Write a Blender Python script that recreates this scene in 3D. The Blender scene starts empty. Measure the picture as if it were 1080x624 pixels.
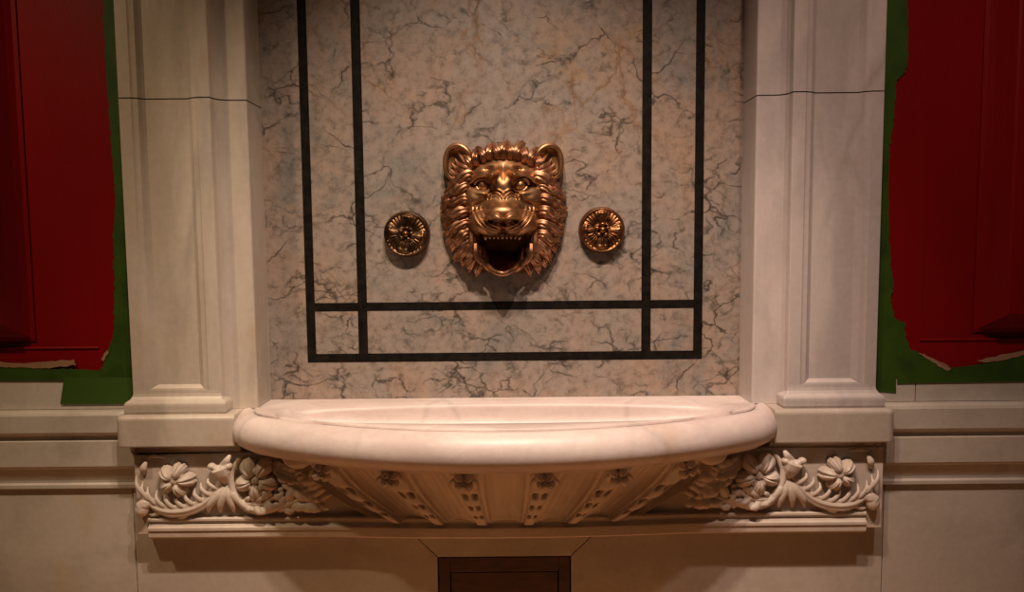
import bpy, bmesh, math, random
import numpy as np
from mathutils import Vector, Matrix
random.seed(4)
PI = math.pi
S = bpy.context.scene
C = S.collection
Z0 = 1.0                      # height of the basin top above the floor

# ------------------------------------------------------------------ camera
YAW, PIT, ROL = 0.0, .0754, -.0093
cy_, sy_, cp_, sp_ = math.cos(YAW), math.sin(YAW), math.cos(PIT), math.sin(PIT)
fwd = Vector((-sy_*cp_, cy_*cp_, -sp_)); rt = Vector((cy_, sy_, 0)); up = rt.cross(fwd)
r2 = rt*math.cos(ROL) + up*math.sin(ROL); u2 = -rt*math.sin(ROL) + up*math.cos(ROL)
CP = Vector((.0222, -2.0, Z0 + .4403))
cd = bpy.data.cameras.new('camera'); cam = bpy.data.objects.new('camera', cd); C.objects.link(cam)
M = Matrix((r2, u2, -fwd)).transposed().to_4x4(); M.translation = CP
cam.matrix_world = M
cd.sensor_width = 36; cd.lens = 25.0; cd.clip_start = .01
S.camera = cam

# ------------------------------------------------------------------ light
S.view_settings.view_transform = 'Standard'; S.view_settings.look = 'None'
S.view_settings.exposure = -0.1; S.view_settings.gamma = 1.0
S.view_settings.use_curve_mapping = False
w = bpy.data.worlds.new('world'); S.world = w; w.use_nodes = True
w.node_tree.nodes['Background'].inputs[0].default_value = (1.0, .66, .42, 1)
w.node_tree.nodes['Background'].inputs[1].default_value = .028

def spot(name, loc, target, power, col, size, blend, rad):
    l = bpy.data.lights.new(name, 'SPOT'); o = bpy.data.objects.new(name, l); C.objects.link(o)
    l.energy = power; l.color = col; l.spot_size = math.radians(size); l.spot_blend = blend
    l.shadow_soft_size = rad
    o.location = loc
    o.rotation_euler = (Vector(target) - Vector(loc)).to_track_quat('-Z', 'Y').to_euler()
    return o
spot('ceiling_spotlight_centre', (-.15, -1.45, Z0+2.35), (-.06, -.25, Z0-.22), 200, (1.0, .76, .56), 60, 1.0, .035)
spot('ceiling_spotlight_centre', (.18, -1.45, Z0+2.35), (.06, -.25, Z0-.22), 180, (1.0, .745, .63), 60, 1.0, .035)
spot('ceiling_spotlight_left', (-1.85, -1.50, Z0+2.35), (-1.15, -.15, Z0-.35), 125, (1.0, .70, .42), 62, 1.0, .05)
spot('ceiling_spotlight_right', (.80, -1.50, Z0+2.35), (1.15, -.15, Z0-.35), 92, (1.0, .70, .56), 66, 1.0, .05)

# ------------------------------------------------------------------ helpers
def at(u, v, Y):
    """point of the photograph's line of sight at depth Y"""
    d = fwd*750 + r2*(u-540) - u2*(v-312)
    return CP + d*((Y - CP.y)/d.y)

def link(name, me, mat, parent=None, smooth=False, label=None, cat=None, group=None, kind=None):
    o = bpy.data.objects.new(name, me); C.objects.link(o)
    if mat is not None: me.materials.append(mat)
    if smooth:
        for p in me.polygons: p.use_smooth = True
    if parent is not None: o.parent = parent
    for k, v in (('label', label), ('category', cat), ('group', group), ('kind', kind)):
        if v: o[k] = v
    return o

def thing(name, label, cat, loc=(0, 0, 0), group=None):
    o = bpy.data.objects.new(name, None); C.objects.link(o)
    o.empty_display_size = .05
    o['label'] = label; o['category'] = cat
    if group: o['group'] = group
    o['_loc'] = loc
    return o

def mesh(verts, faces):
    me = bpy.data.meshes.new('m'); me.from_pydata([tuple(v) for v in verts], [], faces); me.update()
    return me

class MB:
    """collects shapes of ONE part"""
    def __init__(s): s.v = []; s.f = []
    def add(s, v, f):
        n = len(s.v); s.v += [tuple(a) for a in v]; s.f += [tuple(i+n for i in q) for q in f]; return s
    def box(s, x0, x1, y0, y1, z0, z1):
        v = [(x, y, z) for z in (z0, z1) for y in (y0, y1) for x in (x0, x1)]
        return s.add(v, [(0, 2, 3, 1), (4, 5, 7, 6), (0, 1, 5, 4), (2, 6, 7, 3), (0, 4, 6, 2), (1, 3, 7, 5)])
    def grid(s, P, closed_u=False, closed_v=False):
        nu = len(P); nv = len(P[0]); v = [p for r in P for p in r]; f = []
        for i in range(nu if closed_u else nu-1):
            for j in range(nv if closed_v else nv-1):
                a = i*nv+j; b = ((i+1) % nu)*nv+j; c = ((i+1) % nu)*nv+(j+1) % nv; d = i*nv+(j+1) % nv
                f.append((a, b, c, d))
        return s.add(v, f)
    def ellipsoid(s, c, r, axes=None, nu=10, nv=14):
        P = []
        A = axes or Matrix.Identity(3)
        for i in range(nu+1):
            t = PI*i/nu; row = []
            for j in range(nv):
                p = 2*PI*j/nv
                q = Vector((r[0]*math.sin(t)*math.cos(p), r[1]*math.sin(t)*math.sin(p), r[2]*math.cos(t)))
                row.append(Vector(c) + A @ q)
            P.append(row)
        return s.grid(P, closed_v=True)
    def sweep(s, pts, rad, flat=.6, n=12, groove=0, gn=6, normal=None, steps=4, twist=0):
        """tapered strand along a smooth curve; flat = thickness / width; grooves run along it"""
        pts = [Vector(p) for p in pts]
        Q = []; R = []
        m = len(pts)
        for i in range(m-1):
            p0 = pts[max(i-1, 0)]; p1 = pts[i]; p2 = pts[i+1]; p3 = pts[min(i+2, m-1)]
            for k in range(steps):
                t = k/steps
                Q.append(.5*((2*p1)+(p2-p0)*t+(2*p0-5*p1+4*p2-p3)*t*t+(3*p1-p0-3*p2+p3)*t**3))
                R.append(rad[i]*(1-t)+rad[i+1]*t)
        Q.append(pts[-1]); R.append(rad[-1])
        N0 = Vector(normal or (0, -1, 0)); P = []
        for i, q in enumerate(Q):
            T = (Q[min(i+1, len(Q)-1)] - Q[max(i-1, 0)])
            T = T.normalized() if T.length > 1e-9 else Vector((0, 0, 1))
            B = T.cross(N0); B = B.normalized() if B.length > 1e-6 else Vector((1, 0, 0))
            N = B.cross(T).normalized(); row = []
            for j in range(n):
                a = 2*PI*j/n
                k = 1 + groove*math.cos(gn*(a+twist*i/len(Q))) if groove else 1
                row.append(q + B*math.cos(a)*R[i]*k + N*math.sin(a)*R[i]*flat*k)
            P.append(row)
        s.grid(P, closed_v=True)
        b = len(s.v)-n
        s.f.append(tuple(range(b, b+n))); s.f.append(tuple(range(b-n*(len(Q)-1)+n-1, b-n*(len(Q)-1)-1, -1)))
        return s
    def build(s, name, mat, parent=None, smooth=False, bevel=0, **k):
        me = mesh(s.v, s.f)
        bm = bmesh.new(); bm.from_mesh(me); bmesh.ops.recalc_face_normals(bm, faces=bm.faces); bm.to_mesh(me); bm.free()
        o = link(name, me, mat, parent, smooth, **k)
        if bevel:
            b = o.modifiers.new('bevel', 'BEVEL'); b.width = bevel; b.segments = 3; b.limit_method = 'ANGLE'; b.angle_limit = .6
        return o

def Zr(pts): return [(p[0], p[1], p[2]+Z0) for p in pts]

def settle(o):
    """move a thing's empty to its base without moving its parts"""
    loc = Vector(o['_loc']); del o['_loc']
    o.location = loc
    for c in o.children: c.location = -loc

# ------------------------------------------------------------------ materials
def newmat(name, rough=.5, metal=0, col=(.5, .5, .5)):
    m = bpy.data.materials.new(name); m.use_nodes = True
    b = m.node_tree.nodes['Principled BSDF']
    b.inputs['Base Color'].default_value = (*col, 1); b.inputs['Roughness'].default_value = rough
    b.inputs['Metallic'].default_value = metal
    return m, m.node_tree, b
def N(t, kind, **kw):
    n = t.nodes.new(kind)
    for k, v in kw.items():
        if k in n.inputs: n.inputs[k].default_value = v
        else: setattr(n, k, v)
    return n
def ramp(t, src, stops):
    r = t.nodes.new('ShaderNodeValToRGB'); e = r.color_ramp.elements
    while len(e) < len(stops): e.new(.5)
    for i, (p, c) in enumerate(stops):
        e[i].position = p; e[i].color = (*c, 1) if len(c) == 3 else c
    t.links.new(src, r.inputs[0]); return r.outputs[0]
def mix(t, fac, a, b, mode='MIX'):
    m = t.nodes.new('ShaderNodeMix'); m.data_type = 'RGBA'; m.blend_type = mode
    for i, v in ((0, fac), (6, a), (7, b)):
        if hasattr(v, 'links'): t.links.new(v, m.inputs[i])
        elif isinstance(v, (tuple, list)): m.inputs[i].default_value = (*v[:3], 1)
        else: m.inputs[i].default_value = v
    return m.outputs[2]
def mth(t, op, a, b=None, clamp=False):
    m = t.nodes.new('ShaderNodeMath'); m.operation = op; m.use_clamp = clamp
    for i, v in ((0, a), (1, b)):
        if v is None: continue
        if hasattr(v, 'links'): t.links.new(v, m.inputs[i])
        else: m.inputs[i].default_value = v
    return m.outputs[0]
def coords(t, off=(0, 0, 0), scale=(1, 1, 1), rot=(0, 0, 0), warp=0, wscale=3, wdetail=3):
    g = t.nodes.new('ShaderNodeNewGeometry')
    mp = N(t, 'ShaderNodeMapping'); mp.inputs['Location'].default_value = off
    mp.inputs['Scale'].default_value = scale; mp.inputs['Rotation'].default_value = rot
    t.links.new(g.outputs['Position'], mp.inputs['Vector']); v = mp.outputs[0]
    if warp:
        n = N(t, 'ShaderNodeTexNoise', Scale=wscale, Detail=wdetail); t.links.new(v, n.inputs['Vector'])
        s = t.nodes.new('ShaderNodeVectorMath'); s.operation = 'SUBTRACT'; s.inputs[1].default_value = (.5, .5, .5)
        t.links.new(n.outputs['Color'], s.inputs[0])
        k = t.nodes.new('ShaderNodeVectorMath'); k.operation = 'SCALE'; k.inputs['Scale'].default_value = warp
        t.links.new(s.outputs[0], k.inputs[0])
        a = t.nodes.new('ShaderNodeVectorMath'); a.operation = 'ADD'
        t.links.new(v, a.inputs[0]); t.links.new(k.outputs[0], a.inputs[1]); v = a.outputs[0]
    return v
def noise(t, v, sc, det=4, rough=.55):
    n = N(t, 'ShaderNodeTexNoise', Scale=sc, Detail=det, Roughness=rough); t.links.new(v, n.inputs['Vector']); return n.outputs['Fac']
def edge(t, v, sc, lo, hi):
    n = N(t, 'ShaderNodeTexVoronoi', Scale=sc); n.feature = 'DISTANCE_TO_EDGE'; t.links.new(v, n.inputs['Vector'])
    r = N(t, 'ShaderNodeMapRange'); r.inputs[1].default_value = lo; r.inputs[2].default_value = hi
    r.inputs[3].default_value = 1; r.inputs[4].default_value = 0; t.links.new(n.outputs[0], r.inputs[0]); return r.outputs[0]
def sstep(t, src, lo, hi):
    r = N(t, 'ShaderNodeMapRange'); r.interpolation_type = 'SMOOTHSTEP'
    r.inputs[1].default_value = lo; r.inputs[2].default_value = hi; t.links.new(src, r.inputs[0]); return r.outputs[0]
def bump(t, b, h, s, d):
    n = N(t, 'ShaderNodeBump', Strength=s, Distance=d); t.links.new(h, n.inputs['Height']); t.links.new(n.outputs[0], b.inputs['Normal'])

def white_marble(name, a=(.58, .50, .43), bcol=(.44, .375, .31), stain=(.50, .34, .18), vein=(.36, .33, .29), rough=.32, vs=(1, 1, .28), seed=0, stainamt=.5, veinamt=.35):
    m, t, b = newmat(name, rough)
    v = coords(t, (seed*3.1, seed*1.7, seed*.9), vs, (0, .12, 0), .35, 2.2, 4)
    c = mix(t, sstep(t, noise(t, v, 3.0, 6, .62), .40, .60), a, bcol)
    c = mix(t, mth(t, 'MULTIPLY', sstep(t, noise(t, coords(t, (seed*7, 3, 1), vs), 9, 5, .6), .5, .72), .35), c, tuple(q*.72 for q in bcol))
    v2 = coords(t, (seed+5, 2, seed), (1.3, 1.3, .5), (0, .25, 0), .5, 1.6, 5)
    ve = mth(t, 'MULTIPLY', edge(t, v2, 3.2, 0, .05), sstep(t, noise(t, v2, 2.6, 3), .46, .64))
    c = mix(t, mth(t, 'MULTIPLY', ve, veinamt), c, vein)
    v3 = coords(t, (seed*2, 1, 4), (1, 1, .55))
    st = sstep(t, noise(t, v3, 5.5, 4), .60, .74)
    c = mix(t, mth(t, 'MULTIPLY', st, stainamt), c, stain)
    fine = noise(t, coords(t, scale=(1, 1, 1)), 60, 3)
    c = mix(t, .10, c, ramp(t, fine, [(0.3, (.35, .3, .26)), (.7, (.75, .7, .65))]))
    t.links.new(c, b.inputs['Base Color'])
    b.inputs['Subsurface Weight'].default_value = 0.0
    bump(t, b, noise(t, coords(t), 45, 6, .7), .25, .002)
    return m
marble = white_marble('white_marble')
marble_pil_l = white_marble('pilaster_marble_left', a=(.60, .53, .45), bcol=(.44, .375, .30), veinamt=.6, seed=1, stainamt=.55)
marble_pil_r = white_marble('pilaster_marble_right', a=(.60, .53, .50), bcol=(.44, .385, .37), veinamt=.75, seed=2, stainamt=.22)
marble_basin = white_marble('basin_marble', a=(.78, .68, .64), bcol=(.64, .53, .50), stain=(.60, .42, .28), vs=(.5, 1, 1.6), seed=3, rough=.42, stainamt=.4, veinamt=.35)
marble_carved = white_marble('carved_marble', a=(.64, .55, .46), bcol=(.54, .44, .36), vs=(1, 1, 1), seed=4, rough=.45, veinamt=.05, stainamt=.3)
marble_dado = white_marble('dado_marble', a=(.56, .51, .44), bcol=(.44, .39, .33), vs=(.6, 1, .8), seed=5, rough=.38, stainamt=.25, stain=(.5, .36, .17))

# veined pink-grey marble of the niche
panelm, t, b = newmat('veined_niche_marble', .3)
v = coords(t, (2, 0, 1), (1, 1, 1), (0, .5, 0), .6, 1.6, 4)
c = mix(t, sstep(t, noise(t, v, 3.2, 7, .65), .40, .62), (.30, .258, .225), (.345, .258, .200))
c = mix(t, sstep(t, noise(t, coords(t, (7, 1, 3), (1, 1, 1), (0, 0, 0), .5, 2, 4), 4.5, 6, .65), .50, .70), c, (.215, .205, .185))
# ochre clouds, strongest up the middle
gz = N(t, 'ShaderNodeSeparateXYZ'); geo = t.nodes.new('ShaderNodeNewGeometry'); t.links.new(geo.outputs['Position'], gz.inputs[0])
och = mth(t, 'MULTIPLY', sstep(t, noise(t, coords(t, (1, 4, 8), (1, 1, .8), (0, .4, 0), .6, 2.5, 5), 4.0, 6, .65), .52, .68), sstep(t, gz.outputs[2], Z0+.25, Z0+.95))
c = mix(t, mth(t, 'MULTIPLY', och, .6), c, (.38, .235, .10))
v2 = coords(t, (3, 1, 0), (1, 1, 1.25), (0, .35, 0), .42, 3.6, 6)
mask = sstep(t, noise(t, coords(t, (9, 2, 5), (1, 1, 1)), 6.0, 5, .6), .44, .60)
ve = mth(t, 'MULTIPLY', edge(t, v2, 4.2, 0, .022), mask)
c = mix(t, mth(t, 'MULTIPLY', ve, .95), c, (.040, .032, .024))
v4 = coords(t, (11, 1, 6), (1, 1, 1.5), (0, -.4, 0), .30, 6.5, 6)
ve2 = mth(t, 'MULTIPLY', edge(t, v4, 8.0, 0, .06), sstep(t, noise(t, coords(t, (4, 2, 1)), 5.5, 6, .7), .47, .60))
c = mix(t, mth(t, 'MULTIPLY', ve2, .9), c, (.05, .045, .036))
low = mth(t, 'SUBTRACT', 1.0, sstep(t, gz.outputs[2], Z0+.05, Z0+.7))
v5 = coords(t, (21, 3, 2), (1, 1, 1.3), (0, .2, 0), .2, 9, 6)
ve3 = mth(t, 'MULTIPLY', mth(t, 'MULTIPLY', edge(t, v5, 11.0, 0, .065), sstep(t, noise(t, coords(t, (14, 2, 7)), 8, 5, .65), .47, .6)), low)
c = mix(t, mth(t, 'MULTIPLY', ve3, .9), c, (.05, .045, .038))
blot = sstep(t, noise(t, coords(t, (5, 8, 2), (1, 1, 1), (0, 0, 0), .3, 7, 5), 7.5, 6, .7), .60, .70)
c = mix(t, mth(t, 'MULTIPLY', blot, .6), c, (.10, .085, .06))
v6 = coords(t, (31, 3, 4), (1, 1, .8), (0, .7, 0), .35, 4, 6)
vo = mth(t, 'MULTIPLY', mth(t, 'MULTIPLY', edge(t, v6, 6.0, 0, .035), sstep(t, noise(t, coords(t, (24, 2, 7)), 3, 3), .5, .6)), sstep(t, gz.outputs[2], Z0+.5, Z0+.9))
c = mix(t, mth(t, 'MULTIPLY', vo, .7), c, (.24, .125, .05))
c = mix(t, .8, c, ramp(t, noise(t, coords(t), 38, 6, .75), [(.32, (.42, .39, .37)), (.50, (1, 1, 1)), (.72, (1.3, 1.27, 1.25))]), 'MULTIPLY')
t.links.new(c, b.inputs['Base Color'])
bump(t, b, noise(t, coords(t), 120, 3), .08, .001)

inlay, t, b = newmat('black_marble_inlay', .5)
c = ramp(t, noise(t, coords(t), 40, 4), [(.4, (.006, .005, .004)), (.75, (.018, .014, .010))])
sp = sstep(t, noise(t, coords(t, (3, 3, 3), (1, 1, 1)), 160, 2), .70, .76)
c = mix(t, mth(t, 'MULTIPLY', sp, .5), c, (.12, .1, .07)); t.links.new(c, b.inputs['Base Color'])
b.inputs['Specular IOR Level'].default_value = .12

def bronze(name, c1, c2, rough, lo=.42, hi=.62):
    m, t, b = newmat(name, rough, 1.0)
    n = noise(t, coords(t, (1, 2, 3), (1, 1, 1), (0, 0, 0), .04, 20, 3), 24, 4)
    t.links.new(mix(t, sstep(t, n, lo, hi), c1, c2), b.inputs['Base Color'])
    rr = N(t, 'ShaderNodeMapRange'); rr.inputs[3].default_value = rough-.06; rr.inputs[4].default_value = rough+.12
    t.links.new(noise(t, coords(t), 45, 4), rr.inputs[0]); t.links.new(rr.outputs[0], b.inputs['Roughness'])
    bump(t, b, noise(t, coords(t), 110, 4), .15, .0012)
    return m
br_face = bronze('polished_bronze', (.50, .285, .145), (.38, .205, .095), .42)
br_mane = bronze('bronze_mane', (.50, .26, .15), (.26, .125, .065), .40)
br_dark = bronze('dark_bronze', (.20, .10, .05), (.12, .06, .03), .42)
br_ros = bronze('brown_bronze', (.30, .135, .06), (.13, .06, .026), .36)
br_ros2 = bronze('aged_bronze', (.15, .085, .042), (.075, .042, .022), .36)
br_red = bronze('reddish_bronze', (.09, .018, .010), (.05, .010, .006), .7)
joint, _, _ = newmat('mortar_joint', .8, 0, (.045, .030, .018))

redp, t, b = newmat('red_paint', .38)
v = coords(t, scale=(1.0, 1, .25))
c = mix(t, noise(t, v, 9, 4), (.22, .0025, .003), (.155, .0015, .002)); t.links.new(c, b.inputs['Base Color'])
bump(t, b, noise(t, coords(t, scale=(6, 6, .8)), 20, 4), .25, .002)
b.inputs['Specular IOR Level'].default_value = .25
green, t, b = newmat('green_masking_tape', .6)
c = mix(t, sstep(t, noise(t, coords(t), 12, 4), .35, .7), (.032, .074, .006), (.020, .050, .005)); t.links.new(c, b.inputs['Base Color'])
bump(t, b, noise(t, coords(t, scale=(1, 1, 1)), 35, 4), .3, .003)
b.inputs['Specular IOR Level'].default_value = .25
scuff, _, _ = newmat('scraped_paint', .7, 0, (.27, .155, .09))
greened, _, _ = newmat('green_tape_second_layer', .55, 0, (.036, .084, .007))
wood, t, b = newmat('dark_red_metal', .45)
c = ramp(t, noise(t, coords(t, scale=(1, 1, 3)), 18, 6, .7), [(.35, (.035, .009, .006)), (.65, (.085, .024, .012))]); t.links.new(c, b.inputs['Base Color'])
floorm, t, b = newmat('floor_tiles', .4)
c = ramp(t, noise(t, coords(t), 6, 4), [(.3, (.62, .30, .11)), (.7, (.72, .38, .16))]); t.links.new(c, b.inputs['Base Color'])

# ================================================================== SETTING
TOP = 1.75
def structure(mb, name, mat, **k): return mb.build(name, mat, kind='structure', **k)
structure(MB().box(-3, 3, -3.2, .3, -.1, 0), 'floor', floorm)
wb = structure(MB().box(-.80, .80, 0, .06, Z0-.06, Z0+TOP), 'wall_back', panelm)
e = -.0006
def strip(x0, x1, z0, z1): MB().box(x0, x1, e, .012, Z0+z0, Z0+z1).build('inlay_strip', inlay, wb)
strip(-.5594, -.5345, .105, TOP); strip(.5345, .5594, .105, TOP)
strip(-.4136, -.3872, .1295, TOP); strip(.3872, .4136, .1295, TOP)
strip(-.5345, .5345, .105, .1295)
for a, b_ in ((-.5345, -.4136), (-.3872, .3872), (.4136, .5345)): strip(a, b_, .2505, .2743)

# ---------------------------------------------------------------- side walls, red panelling
def side_wall(sg, name):
    o = None
    def X(x): return sg*x
    mb = MB()
    # bottom rail border, stepped back upper frame, raised field with bevelled edge
    def bx(x0, x1, y0, y1, z0, z1): mb.box(min(X(x0), X(x1)), max(X(x0), X(x1)), y0, y1, Z0+z0, Z0+z1)
    xb = 1.095 if sg < 0 else 1.122
    bx(.80, 3.0, -.095, .06, .0, TOP)                    # frame
    bx(.80, 3.0, -.101, -.095, .0, .168)                 # projecting lower rail
    bx(.80, xb, -.101, -.095, .168, TOP)                 # projecting border next to the pilaster
    # bead on top of the rail
    mb.sweep([(X(xb-.004), -.1015, Z0+.168), (X(3.0), -.1015, Z0+.168)], [.0035, .0035], 1, 8)
    # raised and fielded panel
    x0, z0 = (1.262 if sg < 0 else 1.262), .187
    ins, h = .055, .10
    prof = [(0, -.095), (0, -.099), (.010, -.102), (.022, -.114), (.040, -.138), (ins-.005, -.154), (ins, -.157)]
    rows = []
    for d, y in prof:
        rows.append([(X(x0+d), y, Z0+TOP), (X(x0+d), y, Z0+z0+d), (X(3.0), y, Z0+z0+d)])
    mb.grid(rows)
    mb.add([(X(x0+ins), -.157, Z0+TOP), (X(x0+ins), -.157, Z0+z0+ins), (X(3.0), -.157, Z0+z0+ins), (X(3.0), -.157, Z0+TOP)], [(0, 1, 2, 3)])
    return structure(mb, name, redp)
side_wall(-1, 'wall_left'); side_wall(1, 'wall_right')

# bare marble skirting below the red panelling
def skirt(name, xs, mat):
    for k, (a, b_) in enumerate(xs):
        structure(MB().box(a, b_, -.104, -.095, Z0+.0, Z0+.088), name + '_%d' % (k+1) if k else name, mat, bevel=.0012)
TB = -.1045
# ---------------------------------------------------------------- dado below: moulded rail and slabs
def extrude_x(mb, prof, x0, x1):
    P = [[(x, y, Z0+z) for (y, z) in prof] for x in (x0, x1)]
    mb.grid(P)
    n = len(prof); b0 = len(mb.v)-2*n
    mb.f.append(tuple(range(b0, b0+n))); mb.f.append(tuple(range(b0+2*n-1, b0+n-1, -1)))
def dado(sg, name):
    dz = 0.0 if sg < 0 else -.010
    prof = [(.0, 0), (-.125, 0), (-.132, -.003), (-.136, -.010), (-.136, -.055), (-.133, -.062), (-.126, -.066), (-.121, -.068),
            (-.121, -.079), (-.127, -.081), (-.127, -.150), (-.124, -.155), (-.118, -.160), (-.104, -.195), (-.103, -.203), (-.110, -.206), (-.110, -.217), (-.100, -.219), (0, -.219)]
    prof = [(y, z+dz*min(1, -z/.05)) for y, z in prof]
    mb = MB(); a, b_ = (-3.0, -.96) if sg < 0 else (.96, 3.0)
    extrude_x(mb, prof, a, b_)
    return structure(mb, name, marble_dado, bevel=.0015)
dado(-1, 'trim_1'); dado(1, 'trim_2')
for sg, nm in ((-1, 'trim_3'), (1, 'trim_4')):
    if sg < 0: structure(MB().box(-3, -.965, -.1035, -.09, Z0+.001, Z0+.088), nm, marble_dado, bevel=.001)
    else:
        structure(MB().box(1.112, 3, -.1035, -.09, Z0+.001, Z0+.088), nm, marble_dado, bevel=.001)
        structure(MB().box(.965, 1.1095, -.1035, -.09, Z0+.001, Z0+.088), 'trim_5', marble_dado, bevel=.001)
        structure(MB().box(1.1096, 1.1119, -.099, -.09, Z0+.001, Z0+.088), 'trim_6', joint)

# lower wall slabs (one thing each), with open joints in front of a dark backing
mbw = MB().box(-3, 3, -.075, .05, 0, Z0-.345); mbw.box(-3, -1.02, -.075, .05, Z0-.345, Z0-.0005); mbw.box(1.02, 3, -.075, .05, Z0-.345, Z0-.0005)
structure(mbw, 'wall_lower', joint)
def slab(poly, y0, y1, label, mat=marble_dado, grp=None):
    v = [(x, y0, Z0+z) for x, z in poly] + [(x, y1, Z0+z) for x, z in poly]; n = len(poly)
    f = [tuple(range(n)), tuple(range(2*n-1, n-1, -1))] + [(i, i+n, (i+1) % n+n, (i+1) % n) for i in range(n)]
    return MB().add(v, f).build('marble_slab', mat, bevel=.0018, label=label, cat='wall slab', group='marble slabs of the lower wall')
zb = -Z0+.001
slab([(-3, -.2205), (-1.0225, -.2205), (-1.0225, zb), (-3, zb)], -.098, -.0755, 'large plain marble wall slab at lower left, left of the vertical joint')
slab([(1.0385, -.231), (3, -.231), (3, zb), (1.0385, zb)], -.098, -.0755, 'large plain marble wall slab at lower right, right of the vertical joint')
slab([(-1.0195, -.20), (-.262, -.20), (-.262, -.352), (-.1905, -.4235), (-.1905, zb), (-1.0195, zb)], -.100, -.0755, 'shadowed marble slab below the carved frieze, left of the dark metal panel')
slab([(1.0355, -.20), (.252, -.20), (.252, -.352), (.1785, -.4235), (.1785, zb), (1.0355, zb)], -.100, -.0755, 'shadowed marble slab below the carved frieze, right of the dark metal panel')
slab([(-.2585, -.30), (.2485, -.30), (.2485, -.353), (.1765, -.4225), (-.1885, -.4225), (-.2585, -.353)], -.100, -.0755, 'short marble lintel with slanted ends above the dark metal panel')

# ================================================================== PILASTERS
ZJ = .8165
def pilaster(sg, mat, label):
    R = thing('pilaster', label, 'pilaster', (sg*.83, -.1, Z0+.0005), 'pilasters flanking the niche')
    def X(x): return sg*x
    inner = [(0, -.150), (.030, -.150), (.0345, -.1475), (.039, -.1465), (.046, -.1455), (.054, -.138), (.060, -.1335), (.066, -.1335)]
    inner = [(d, y) for d, y in inner]
    xo, xi = .978, .748
    def ring(mb, z0, z1, closed):
        rows = []
        zr = .050
        for k, (d, y) in enumerate(inner):
            zz = z0 if not closed else (zr + (d-.030)*.62 + .004 if k else z0)
            rows.append([(X(xo-d), y, Z0+z1), (X(xo-d), y, Z0+zz), (X(xi+d), y, Z0+zz), (X(xi+d), y, Z0+z1)])
        mb.grid([r[0:2] for r in rows]); mb.grid([r[2:4] for r in rows])
        if closed: mb.grid([r[1:3] for r in rows])
        d, y = inner[-1]; r = rows[-1]
        mb.add(r, [(0, 1, 2, 3)])
        # sides and the cove down to the inner pier
        rn = [(0, -.150), (.0035, -.1485), (.005, -.145), (.005, -.095)]
        mb.grid([[(X(xo+a), y2, Z0+z0), (X(xo+a), y2, Z0+z1)] for a, y2 in [(0, -.150), (.001, -.149), (.0015, -.147), (.0015, -.090)]])
        mb.grid([[(X(xi-a), y2, Z0+(.0005 if closed else z0)), (X(xi-a), y2, Z0+z1)] for a, y2 in [(0, -.150), (.002, -.149), (.003, -.146), (.005, -.132), (.011, -.1205), (.022, -.112), (.034, -.1095), (.040, -.1090)]])
    mb = MB(); ring(mb, .03, ZJ-.0016, True); mb.build('lower_shaft', mat, R, smooth=False)
    mb = MB(); ring(mb, ZJ+.0016, TOP, False); mb.build('upper_shaft', mat, R)
    for nm, a, b_ in (('lower_pier', .0005, ZJ-.0016), ('upper_pier', ZJ+.0016, TOP)):
        v = MB(); pr = [(.708, -.1090), (.672, -.1085), (.668, -.1065), (.6665, -.1030), (.6665, .0), (.708, 0)]
        v.grid([[(X(x), y, Z0+a), (X(x), y, Z0+b_)] for x, y in pr], closed_u=True)
        v.add([(X(x), y, Z0+a) for x, y in pr], [tuple(range(6))])
        v.build(nm, mat, R)
    cove = [(0, -.150), (.002, -.149), (.003, -.146), (.005, -.132), (.011, -.1205), (.022, -.112), (.034, -.1095)]
    pr = [(xo+.0008, -.09), (xo+.0002, -.1485)] + [(xo-d, y+.0016) for d, y in inner[1:]] + [(xi+d, y+.0016) for d, y in inner[:0:-1]] + [(xi-a+.0014, y+.0016) for a, y in cove] + [(.69, -.1072), (.672, -.1070), (.668, -.1020), (.6680, 0)]
    v = MB(); v.grid([[(X(x), y, Z0+ZJ-.0018), (X(x), y, Z0+ZJ+.0018)] for x, y in pr]); v.build('mortar_joint', joint, R)
    # moulded base swept round three sides
    prof = [(.0, .060), (.0005, .052), (.0025, .044), (.007, .037), (.013, .0325), (.0155, .030), (.0175, .026), (.0180, .020), (.0175, .006), (.015, .0005)]
    rows = []
    for o_, z in prof:
        rows.append([(X(xo+o_), -.09, Z0+z), (X(xo+o_), -.150-o_, Z0+z), (X(xi-o_), -.150-o_, Z0+z), (X(xi-o_), -.09, Z0+z)])
    mb = MB(); mb.grid(rows); mb.add(rows[-1], [(0, 1, 2, 3)])
    ob = mb.build('base', mat, R, bevel=.002)
    settle(R); return R
pilaster(-1, marble_pil_l, 'yellowish white marble pilaster with a stained recessed shaft, left of the niche')
pilaster(1, marble_pil_r, 'pinkish white marble pilaster with a grey-veined recessed shaft, right of the niche')

# ================================================================== GREEN TAPE
def ragged(p, q, n, amp):
    out = []
    for i in range(n):
        t_ = i/n; dx, dz = q[0]-p[0], q[1]-p[1]; L = math.hypot(dx, dz)
        a = random.gauss(0, amp)
        out.append((p[0]+dx*t_ - dz/L*a, p[1]+dz*t_ + dx/L*a))
    return out
def tape(poly, y, th, name, mat, **k):
    n = len(poly); v = [(x, y, Z0+z) for x, z in poly] + [(x, y-th, Z0+z) for x, z in poly]
    bm = bmesh.new(); vs = [bm.verts.new(p) for p in v]
    bm.faces.new(vs[:n]); bm.faces.new(vs[n:][::-1])
    for i in range(n): bm.faces.new((vs[i], vs[i+n], vs[(i+1) % n+n], vs[(i+1) % n]))
    bmesh.ops.recalc_face_normals(bm, faces=bm.faces); bmesh.ops.triangulate(bm, faces=[f for f in bm.faces if len(f.verts) > 4])
    me = bpy.data.meshes.new('m'); bm.to_mesh(me); bm.free()
    return link(name, me, mat, **k)
def px(u, v, Y): p = at(u, v, Y); return (p.x, p.z-Z0)
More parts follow.
